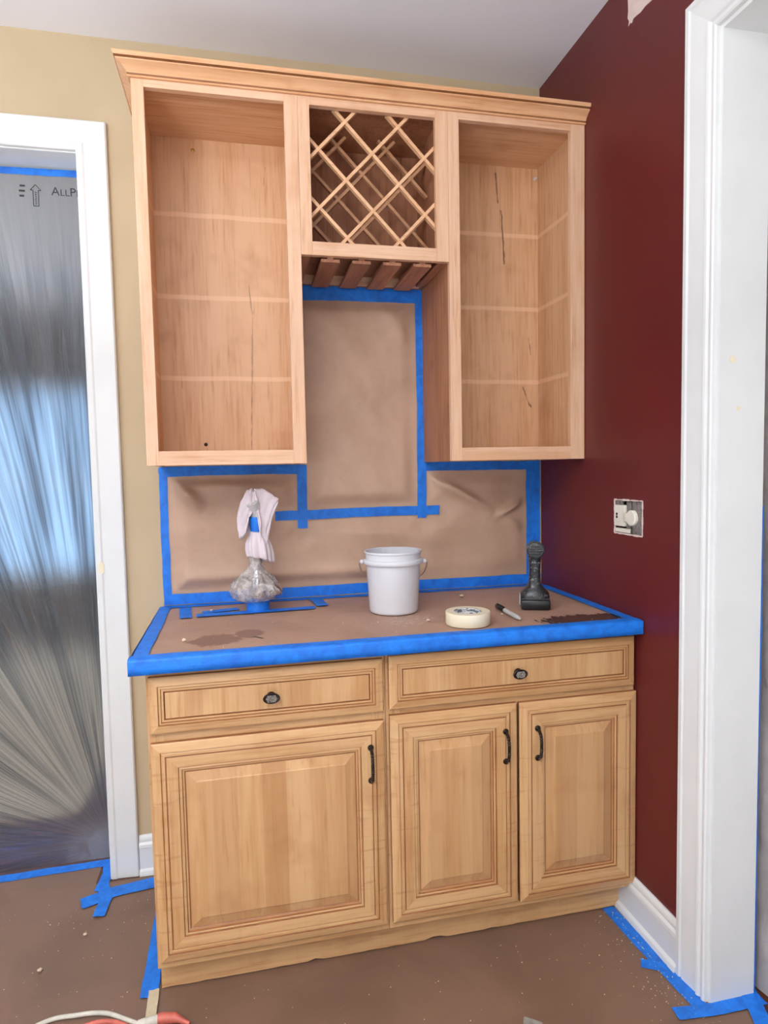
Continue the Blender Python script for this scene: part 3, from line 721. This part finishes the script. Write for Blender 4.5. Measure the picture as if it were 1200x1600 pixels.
# ------------------------------------------------------------------ wall cabinets
YU = -.319; UT = 2.437
def wall_cabinet(x0, x1, label, sl, sr, back, nm='wall_cabinet', z0=ZB, zo0=1.421, zo1=2.417, inside='maple_side_inside', insx='maple_inside_x', floor_z=None, left_side=None):
    t = thing(nm, label, 'cabinet', ((x0+x1)/2, -.16, ZB)); fz = floor_z if floor_z else z0+.024
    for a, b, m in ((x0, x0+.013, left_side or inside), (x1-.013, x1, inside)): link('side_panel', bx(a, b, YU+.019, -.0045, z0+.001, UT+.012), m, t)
    link('back_panel', bx(x0+.013, x1-.013, -.0125, -.0045, z0+.001, UT+.012), back, t)
    link('top_panel', bx(x0+.013, x1-.013, YU+.019, -.0125, UT, UT+.012), insx, t)
    link('bottom_panel', bx(x0+.013, x1-.013, YU+.019, -.0125, fz-.012, fz), insx, t)
    for a, b in ((x0, sl), (sr, x1)): link('frame_stile', bx(a, b, YU, YU+.019, z0, UT+.012, .0008), 'maple_upper_z', t)
    for a, b in ((z0, zo0), (zo1, UT+.012)): link('frame_rail', bx(sl, sr, YU, YU+.019, a, b, .0008), 'maple_upper_x', t)
    return t
cl = wall_cabinet(-1.366, -.9130, 'tall doorless maple wall cabinet on the left, nearest the white doorway', -1.333, -.952, 'maple_back_left')
cr = wall_cabinet(-.4590, -.0015, 'tall doorless maple wall cabinet on the right against the red wall', -.424, -.050, 'maple_back_right', left_side='maple_painted_shade')  # left side panel: niche shade put into its colour
wr = wall_cabinet(-.9125, -.4595, 'short maple wine rack cabinet between the two tall wall cabinets', -.879, -.499, 'maple_painted_shade', 'wine_rack_cabinet', 1.990, 2.029, 2.415, 'maple_painted_shade', 'maple_painted_shade', 2.030)
def screw(parent, x, y, z, mat='screw_brass'):
    bm = bmesh.new(); lathe(bm, [(.006, 0), (.006, -.001), (.004, -.0026), (.0015, -.003)], (x, y, z), 14, axis='y'); link('screw', bm, mat, parent, smooth=True)
screw(cl, -1.224, -.0125, 2.402); screw(cl, -1.217, -.0125, 1.452, 'dark_metal')
bm = bmesh.new(); lathe(bm, [(.006, 0), (.006, -.004), (.004, -.009)], (-.026, -.0125, 2.402), 14, axis='y'); link('shelf_pin', bm, 'white_plastic', cr, smooth=True)
# lattice strips, front and back frames, half-lapped on the diagonals
BX = (-.898, -.474, 2.031, 2.424); GX, GZ, SX, SZ = -.690, 2.304, .081, .084
def lattice(y0, y1, dz, mat):
    for fam in (1, -1):
        for k in range(-4, 5):
            # line: (x-GX)/SX - fam*(z-GZ)/SZ = 2k
            pts = []
            for x in (BX[0], BX[1]):
                z = GZ+dz+fam*((x-GX)/SX-2*k)*SZ
                if BX[2] <= z <= BX[3]: pts.append((x, z))
            for z in (BX[2], BX[3]):
                x = GX+SX*(2*k+fam*(z-GZ-dz)/SZ)
                if BX[0] < x < BX[1]: pts.append((x, z))
            if len(pts) < 2: continue
            a, b = Vector(pts[0]), Vector(pts[1])
            if (b-a).length < .03: continue
            n = Vector((-(b-a).y, (b-a).x)).normalized()*.0046; bm = bmesh.new()
            yy = (y0, y1) if fam == 1 else (y0+.0012, y1-.0012)
            prism(bm, [tuple(a-n), tuple(b-n), tuple(b+n), tuple(a+n)], yy[0], yy[1], 'y')
            link('lattice_strip', bm, mat, wr)
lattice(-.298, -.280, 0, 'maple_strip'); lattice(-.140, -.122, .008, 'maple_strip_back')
# stemware rails: inverted T's running front to back
for x in (-.825, -.730, -.635, -.540):
    bm = bmesh.new(); prism(bm, [(x-.009, 2.018), (x-.009, 1.986), (x-.028, 1.986), (x-.028, 1.977), (x+.028, 1.977), (x+.028, 1.986), (x+.009, 1.986), (x+.009, 2.018)], -.300, -.035, 'y')
    link('stemware_rail', bm, 'maple_rail', wr)
for x0, x1, xe in ((-.912, -.903, -.884), (-.469, -.460, -.488)):
    bm = bmesh.new(); lo, hi = min(x0, x1), max(x0, x1); box(bm, lo, hi, -.300, -.035, 1.9915, 2.018); box(bm, min(xe, lo), max(xe, hi), -.300, -.035, 1.9915, 1.998)
    link('stemware_rail', bm, 'maple_rail', wr)
link('cleat', bx(-.899, -.473, -.034, -.013, 1.9925, 2.018), 'maple_upper_x', wr)
# crown
bm = bmesh.new(); CR = [(.0, 2.4375), (.006, 2.4375), (.009, 2.441), (.006, 2.4445), (.0075, 2.447), (.012, 2.455), (.021, 2.463), (.031, 2.468), (.033, 2.4705), (.028, 2.4725), (.036, 2.4755), (.039, 2.480), (.039, 2.486), (.0, 2.486)]
rows = []
for d, z in CR: rows.append([bm.verts.new(p) for p in ((-1.3665-d, -.001, z), (-1.3665-d, YU-.0005-d, z), (-.0012, YU-.0005-d, z))])
for i in range(len(rows)):
    j = (i+1) % len(rows)
    for k in range(2): bm.faces.new((rows[i][k], rows[i][k+1], rows[j][k+1], rows[j][k])).material_index = 1 if i in (2, 3, 8, 9) else 0
bm.faces.new([r[0] for r in rows]); bm.faces.new([r[2] for r in rows])
tag(link('crown_moulding', bm, ['maple_crown', 'glaze_and_shade'], smooth=True, sharp=.35), 'maple crown moulding along the top of the wall cabinets', 'moulding')

# ------------------------------------------------------------------ things on the worktop
CT = .9135
# bucket
B = (-.650, -.300, CT)
bk = thing('bucket', 'white plastic bucket standing on the worktop paper', 'bucket', B)
bm = bmesh.new()
prof = [(.0, .0), (.072, 0), (.0755, .003), (.0765, .008), (.0845, .150), (.0925, .1515), (.0945, .154), (.0945, .163), (.0925, .1655), (.0865, .167), (.0868, .184), (.0905, .186), (.0912, .189), (.0900, .1915), (.0845, .190), (.0830, .150), (.0745, .009), (.0, .006)]
prof = [(max(r, .0004), h) for r, h in prof]
lathe(bm, prof, B, 64); link('body', bm, 'white_plastic', bk, smooth=True, sharp=.7)
bm = bmesh.new()
ang = math.radians(-14)
ex, ey = math.cos(ang), math.sin(ang)
ears = [Vector((B[0]+s*ex*.098, B[1]+s*ey*.098, CT+.156)) for s in (-1, 1)]
for e in ears:
    bm = bmesh.new(); bmesh.ops.create_uvsphere(bm, u_segments=12, v_segments=8, radius=.0075, matrix=Matrix.Translation(e)); link('ear', bm, 'white_plastic', bk, smooth=True)
bm = bmesh.new(); back = Vector((-ey, ex, 0))
pts = []
for k in range(25):
    a = PI*k/24
    pts.append(Vector((B[0], B[1], 0))+Vector((ex, ey, 0))*(.106*math.cos(a))+back*(.088*math.sin(a))+Vector((0, 0, CT+.155-.085*math.sin(a)**.8)))
tube(bm, pts, .0017, 8); link('handle', bm, 'wire', bk, smooth=True)
# tape roll
R = (-.487, -.527, CT)
rl = thing('tape_roll', 'cream masking tape roll lying flat near the worktop front edge', 'tape', R)
bm = bmesh.new(); lathe(bm, [(.0402, .0005), (.0625, 0), (.0635, .0015), (.0635, .0345), (.0625, .036), (.0402, .0355)], R, 64, close=True); link('tape_winding', bm, 'cream_tape', rl, smooth=True, sharp=.6)
bm = bmesh.new(); lathe(bm, [(.0370, .0004), (.0400, .0004), (.0400, .0356), (.0370, .0356)], R, 64, close=True); link('core', bm, 'core_print', rl, smooth=True, sharp=.6)['label'] = 'white cardboard core with grey print'
# marker
m0, m1 = Vector((-.333, -.365, CT+.0078)), Vector((-.336, -.545, CT+.0070)); dv = (m1-m0)
mk = thing('marker_pen', 'marker pen with black cap and pale grey barrel', 'pen', (m0.x, (m0.y+m1.y)/2, CT))
P = lambda t: m0+dv*t
bm = bmesh.new(); tube(bm, [P(0), P(.02), P(.38), P(.385)], [.0055, .0072, .0076, .0070], 16); tube(bm, [P(.04)+Vector((0, 0, .0085)), P(.36)+Vector((0, 0, .0095))], .0016, 8); link('cap', bm, 'black_plastic', mk, smooth=True)
bm = bmesh.new(); tube(bm, [P(.386), P(.42), P(.9), P(.985), P(1.0)], [.0072, .0072, .0068, .0050, .0036], 16); link('barrel', bm, 'grey_plastic', mk, smooth=True)
# cordless work light / tool standing on its battery
Q = (-.218, -.400, CT)
tl = thing('cordless_torch', 'dusty black cordless torch standing on its battery by the red wall', 'torch', Q)
bm = box(bmesh.new(), Q[0]-.045, Q[0]+.045, Q[1]-.03, Q[1]+.055, CT, CT+.030, .006); box(bm, Q[0]-.043, Q[0]+.043, Q[1]-.028, Q[1]+.053, CT+.0285, CT+.036, .003)
link('battery', bm, 'black_plastic', tl, smooth=True)
bm = bmesh.new()
lay = [(.036, .046, .041), (.050, .042, .039), (.062, .029, .030), (.074, .0200, .024), (.10, .0170, .022), (.135, .0175, .022), (.155, .0195, .024), (.168, .0215, .026)]
rings = []
for h, a, b in lay: rings.append([bm.verts.new((Q[0]+a*math.copysign(abs(math.cos(t))**.6, math.cos(t)), Q[1]+.012+b*math.copysign(abs(math.sin(t))**.6, math.sin(t)), CT+h)) for t in [2*PI*k/28 for k in range(28)]])
for i in range(len(rings)-1):
    for k in range(28): bm.faces.new((rings[i][k], rings[i][(k+1) % 28], rings[i+1][(k+1) % 28], rings[i+1][k]))
bm.faces.new(rings[0][::-1]); bm.faces.new(rings[-1])
link('grip', bm, 'dusty_black', tl, smooth=True)
bm = bmesh.new(); hc = (Q[0], Q[1]+.012, CT+.186)
lathe(bm, [(.017, .034), (.0225, .030), (.025, .0), (.0255, -.030), (.0275, -.032), (.0275, -.038), (.025, -.040), (.0235, -.037)], hc, 32, axis='y')
link('head', bm, 'dusty_grey', tl, smooth=True)
bm = bmesh.new(); lathe(bm, [(.0232, -.0365), (.018, -.0385), (.001, -.040)], hc, 32, axis='y')
for k in range(-2, 3):
    hw = math.sqrt(max(0, .021**2-(k*.008)**2)); box(bm, hc[0]-hw, hc[0]+hw, hc[1]-.0440, hc[1]-.037, hc[2]+k*.008-.0018, hc[2]+k*.008+.0018)
link('head_cap', bm, 'dusty_grey', tl, smooth=True)['label'] = 'round ribbed cap of the torch head'
tl.rotation_euler.z = -.36
bm = box(bmesh.new(), Q[0]-.048, Q[0]-.0455, Q[1]-.012, Q[1]+.02, CT+.012, CT+.046, .001); link('latch', bm, 'grey_plastic', tl)
# faucet wrapped for painting
F = Vector((-1.066, -.160, CT))
fc = thing('faucet', 'faucet wrapped in plastic and rag, standing at the back of the worktop', 'faucet', tuple(F))
bm = bmesh.new(); lathe(bm, [(.034, 0), (.036, .002), (.0355, .012), (.036, .022), (.0375, .034), (.034, .040)], tuple(F), 40); link('base', bm, 'blue_tape', fc, smooth=True)['label'] = 'faucet base bound in blue tape'
bm = bmesh.new(); lathe(bm, [(.024, .038), (.026, .05), (.027, .10), (.022, .118), (.0165, .126), (.0145, .15), (.0145, .20)], tuple(F), 32); link('body', bm, 'chrome', fc, smooth=True)
bm = bmesh.new(); lv = F+Vector((.047, -.026, .070))
bmesh.ops.create_uvsphere(bm, u_segments=24, v_segments=16, radius=.027, matrix=Matrix.Translation(lv) @ Matrix.Rotation(.5, 4, 'Y') @ Matrix.Diagonal((1.25, .9, .85, 1)))
tube(bm, [F+Vector((.0, -.0, .075)), lv], .016, 16); link('lever', bm, 'chrome', fc, smooth=True)
bm = bmesh.new(); tube(bm, curve_pts([F+Vector((0, 0, .17)), F+Vector((.004, -.004, .235)), F+Vector((.004, -.012, .29)), F+Vector((-.002, -.022, .33)), F+Vector((-.01, -.034, .350))], 6), [.0155]*6+[.0165]*6+[.0185]*6+[.020]*7, 20)
link('neck', bm, 'grey_plastic', fc, smooth=True)['label'] = 'pale wrapped neck'
bm = bmesh.new(); tube(bm, [F+Vector((.004, -.013, .258)), F+Vector((.004, -.015, .275)), F+Vector((.003, -.017, .303))], [.0215, .0225, .0215], 24); link('tape_band', bm, 'blue_tape', fc, smooth=True)['label'] = 'blue tape band round the neck'
# plastic bag over the body
bm = bmesh.new(); nu, nv = 64, 36; rows = []
pr = [(.026, .030), (.052, .034), (.070, .046), (.080, .062), (.078, .080), (.066, .098), (.048, .116), (.031, .130), (.0215, .142), (.0195, .160), (.0185, .182)]
def prad(t):
    i = min(int(t*(len(pr)-1)), len(pr)-2); f = t*(len(pr)-1)-i
    return pr[i][0]*(1-f)+pr[i+1][0]*f, pr[i][1]*(1-f)+pr[i+1][1]*f
for j in range(nv+1):
    r, h = prad(j/nv); row = []
    for i in range(nu):
        a = 2*PI*i/nu; ca, sa = math.cos(a), math.sin(a)
        k = 1+min(1, (r-.018)/.03)*(.10*fbm(ca*2.2, sa*2.2, h*18)+.05*fbm(ca*6, sa*6, h*12))
        row.append(bm.verts.new((F.x-.004+r*k*ca*(1.0 if ca > 0 else 1.02)+(.0 if ca < 0 else .002), F.y-.004+r*k*sa*.80, F.z+h+.006*ca*min(1, r/.06)*(-1 if h < .05 else 1)*-.6)))
    rows.append(row)
for j in range(nv):
    for i in range(nu): bm.faces.new((rows[j][i], rows[j][(i+1) % nu], rows[j+1][(i+1) % nu], rows[j+1][i]))
tag(link('plastic_bag', bm, 'bag_film', smooth=True, sharp=1.2), 'crumpled clear plastic wrapped around the faucet body', 'plastic bag')
# rag: a cloth hood gathered over the spout, open at the front, with a skirt below the tape band
KA = [(-180, .135, .050), (-150, .128, .050), (-125, .070, .034), (-100, .046, .025), (-75, .060, .026), (-52, .175, .034), (-28, .190, .040), (-6, .040, .074), (12, .055, .060), (45, .130, .036), (90, .120, .030), (135, .125, .040), (180, .135, .050)]
def key(a, c):
    for p, q in zip(KA, KA[1:]):
        if p[0] <= a <= q[0]:
            t = (a-p[0])/(q[0]-p[0]); t = t*t*(3-2*t); return p[c]*(1-t)+q[c]*t
    return KA[0][c]
bm = bmesh.new(); nu, nv = 120, 26; rows = []
for jv in range(nv+1):
    v = jv/nv; row = []
    for i in range(nu):
        a = -180+360*i/nu; ar = math.radians(a); ln, ro = key(a, 1), key(a, 2)
        fold = (1-abs(math.sin(3.5*ar+.6)))**1.6*.30+(1-abs(math.sin(6*ar+2.1+1.4*v)))**2*.18
        r = .004+(ro-.004)*min(1, v*1.7)**.6*(1-.22*max(0, v-.55))*(.82+fold*min(1, v*3))
        zz = .386-.018*min(1, v*1.7)**2*(1 if ro < .06 else .3)-ln*max(0, v-.12)/.88
        row.append(bm.verts.new(F+Vector((-.004+r*math.cos(ar)+.004*fbm(v*4, a*.02, 3), -.020+r*.72*math.sin(ar)+.004*fbm(v*5, a*.03, 8), zz+.010*fbm(a*.035, v*2, 5)))))
    rows.append(row)
for jv in range(nv):
    for i in range(nu): bm.faces.new((rows[jv][i], rows[jv][(i+1) % nu], rows[jv+1][(i+1) % nu], rows[jv+1][i]))
bm.faces.new(rows[0]); rows = []
for jv in range(15):
    v = jv/14; row = []
    for i in range(72):
        a = 2*PI*i/72; fold = (1-abs(math.sin(3*a+.4)))**1.5*.30+.10*math.sin(9*a+v)
        r = (.0190+.016*math.sin(PI*min(1, v*.62)))*(1+fold*min(1, v*2.5))
        row.append(bm.verts.new(F+Vector((.004+.010*v+r*math.cos(a), -.012-.002*v+r*.8*math.sin(a), .262-.098*v+.012*v*math.cos(a*1.0+2.6)+.004*fbm(a*2, v, 4)))))
    rows.append(row)
for jv in range(14):
    for i in range(72): bm.faces.new((rows[jv][i], rows[jv][(i+1) % 72], rows[jv+1][(i+1) % 72], rows[jv+1][i]))
rag = tag(link('rag', bm, 'rag', smooth=True, sharp=1.2), 'pale lilac-white rag draped over the top of the faucet', 'rag')
md = rag.modifiers.new('cloth_thickness', 'SOLIDIFY'); md.thickness = .0016; md.offset = 0

# ------------------------------------------------------------------ open electrical box in the red wall
EB = thing('electrical_box', 'uncovered electrical box with a round dimmer knob, set in the red wall', 'electrical box', (0, -.564, HB[2]))
bm = bmesh.new()
box(bm, .020, .030, HB[0]+.002, HB[1]-.002, HB[2]+.002, HB[3]-.002); link('box_back', bm, 'dark_void', EB)
def edge(y0, z0, y1, z1, n):                            # torn rim of plaster round the hole
    bm = bmesh.new()
    for i in range(n):
        a = i/n; b = (i+1)/n
        ya, za, yb, zb = y0+(y1-y0)*a, z0+(z1-z0)*a, y0+(y1-y0)*b, z0+(z1-z0)*b
        w = .002+.0045*random.random(); hz = abs(z1-z0) < .001
        if hz: box(bm, -.0016, .004, min(ya, yb), max(ya, yb), za-w/2, za+w/2)
        else: box(bm, -.0016, .004, ya-w/2, ya+w/2, min(za, zb), max(za, zb))
    link('torn_edge', bm, 'bare_plaster', EB)
edge(HB[0], HB[2], HB[1], HB[2], 13); edge(HB[0], HB[3], HB[1], HB[3], 13); edge(HB[0], HB[2], HB[0], HB[3], 9); edge(HB[1], HB[2], HB[1], HB[3], 9)
y = lambda c: HB[1]-(c-330)/570*(HB[1]-HB[0]); z = lambda c: HB[3]-(c-250)/680*(HB[3]-HB[2])
link('device', bx(-.004, .020, y(552), y(345), z(780), z(355), .0015), 'ivory_plastic', EB)['label'] = 'ivory wiring device with two dark screw holes'
bm = bmesh.new()
for c in (540, 600): lathe(bm, [(.0042, -.0048), (.0042, -.0036)], (0, y(402), z(c)), 12, axis='x')
link('screw_hole', bm, 'dark_void', EB)
link('bracket', bx(.004, .012, y(640), y(555), z(900), z(280), .001), 'grey_metal', EB)
link('bracket', bx(.0, .010, y(470), y(345), z(350), z(265), .001), 'grey_metal', EB); link('bracket', bx(.0, .010, y(640), y(345), z(905), z(825), .001), 'ivory_plastic', EB)
link('metal_plate', bx(.001, .010, y(870), y(695), z(905), z(275), .001), 'grey_metal', EB)
bm = bmesh.new(); lathe(bm, [(.0225, .004), (.0235, .000), (.0230, -.007), (.0205, -.0095), (.001, -.010)], (0, y(712), z(592)), 40, axis='x'); box(bm, -.0065, .004, y(640), y(545), z(680), z(505), .002)
link('dimmer_knob', bm, 'ivory_plastic', EB, smooth=True)

# ------------------------------------------------------------------ floor oddments
def crumb(x, y, z, r, lab, name='plaster_crumb'):
    bm = bmesh.new(); bmesh.ops.create_icosphere(bm, subdivisions=2, radius=r)
    for v in bm.verts: v.co *= 1+.45*fbm(v.co.x/r*1.3+x*50, v.co.y/r*1.3, v.co.z/r*1.3); v.co.z *= .65
    mz = min(v.co.z for v in bm.verts); bmesh.ops.translate(bm, verts=bm.verts[:], vec=(x, y, z-mz))
    return tag(link(name, bm, 'crumb'), lab, 'crumb', 'plaster crumbs')
crumb(-.378, -.165, CT, .008, 'pale plaster crumb on the worktop right of the bucket')
crumb(-.588, -.47, CT, .006, 'pale plaster crumb on the worktop left of the tape roll')
crumb(-1.268, -.50, CT, .006, 'white plaster crumb near the left end of the worktop')
crumb(-1.213, -.135, CT, .005, 'tiny crumb left of the faucet foot')
crumb(-.352, -.455, CT, .0035, 'dark speck beside the marker pen')
crumb(-1.69, -.40, .0015, .006, 'white plaster crumb on the floor paper at far left')
crumb(-1.60, -.28, .0015, .005, 'white plaster crumb on the floor paper before the doorway')
bm = bmesh.new()
for k in range(330):
    u = random.random()
    if u < .35: x, yv, zz = random.gauss(-.06, .05), random.uniform(-1.0, -.56), .0030
    elif u < .6: x, yv, zz = random.uniform(-1.9, -1.42), random.uniform(-.6, -.1), .0015
    elif u < .8: x, yv, zz = random.uniform(-1.3, 0), random.uniform(-.9, -.58), .0015
    else: x, yv, zz = random.uniform(-1.33, -.05), random.uniform(-.6, -.05), CT
    if zz > .5 and math.hypot(x+.65, yv+.3) < .09: continue
    if zz < .01 and x > -.03 and yv > YO0-.02: x = -.05
    r = random.uniform(.0006, .0017)
    bmesh.ops.create_icosphere(bm, subdivisions=1, radius=r, matrix=Matrix.Translation((x, yv, zz+r*.5)))
o = link('plaster_dust', bm, 'crumb', loc=(0, 0, 0)); tag(o, 'fine pale plaster specks scattered over paper and tape', 'dust'); o['kind'] = 'stuff'
# putty knife at the bottom edge
pk = thing('putty_knife', 'steel putty knife on the floor paper at the bottom edge', 'putty knife', (-.45, -.93, .0015))
def rotp(pts, c, a): return [(c[0]+p[0]*math.cos(a)-p[1]*math.sin(a), c[1]+p[0]*math.sin(a)+p[1]*math.cos(a)) for p in pts]
A = -.62; C0 = (-.483, -.916)
bm = bmesh.new(); prism(bm, rotp([(-.024, .050), (.020, .050), (.016, -.03), (.008, -.06), (-.008, -.06), (-.018, -.03)], C0, A), .0105, .0125, 'z'); link('blade', bm, 'steel_blade', pk)
bm = bmesh.new(); prism(bm, rotp([(-.012, -.055), (.012, -.055), (.014, -.10), (.013, -.16), (-.013, -.16), (-.014, -.10)], C0, A), .0018, .022, 'z'); link('grip', bm, 'black_plastic', pk)
# extension cord and red plug end
ec = thing('extension_cord', 'white cord with red plug lying on the floor at the lower left', 'cord', (-1.4, -.65, .0))
bm = bmesh.new(); tube(bm, curve_pts([(-1.80, -.70, .008), (-1.64, -.596, .008), (-1.552, -.590, .010), (-1.483, -.603, .012), (-1.425, -.638, .012), (-1.392, -.661, .013)], 8), .0055, 10); link('cord', bm, 'white_cord', ec, smooth=True)
bm = bmesh.new(); tube(bm, curve_pts([(-1.60, -.665, .010), (-1.523, -.628, .010), (-1.46, -.632, .010), (-1.40, -.675, .012), (-1.34, -.72, .012)], 8), .0055, 10); link('cord', bm, 'red_cord', ec, smooth=True)['label'] = 'red cord'
bm = bmesh.new(); tube(bm, [(-1.398, -.659, .013), (-1.385, -.659, .013), (-1.352, -.655, .013)], [.009, .011, .011], 16); link('socket_end', bm, 'white_cord', ec, smooth=True)
bm = bmesh.new(); tube(bm, [(-1.3515, -.655, .014), (-1.34, -.655, .014), (-1.31, -.660, .013), (-1.295, -.668, .010), (-1.275, -.678, .006)], [.0115, .0125, .0115, .007, .0045], 16); link('plug', bm, 'red_cord', ec, smooth=True)['label'] = 'red-orange plug'
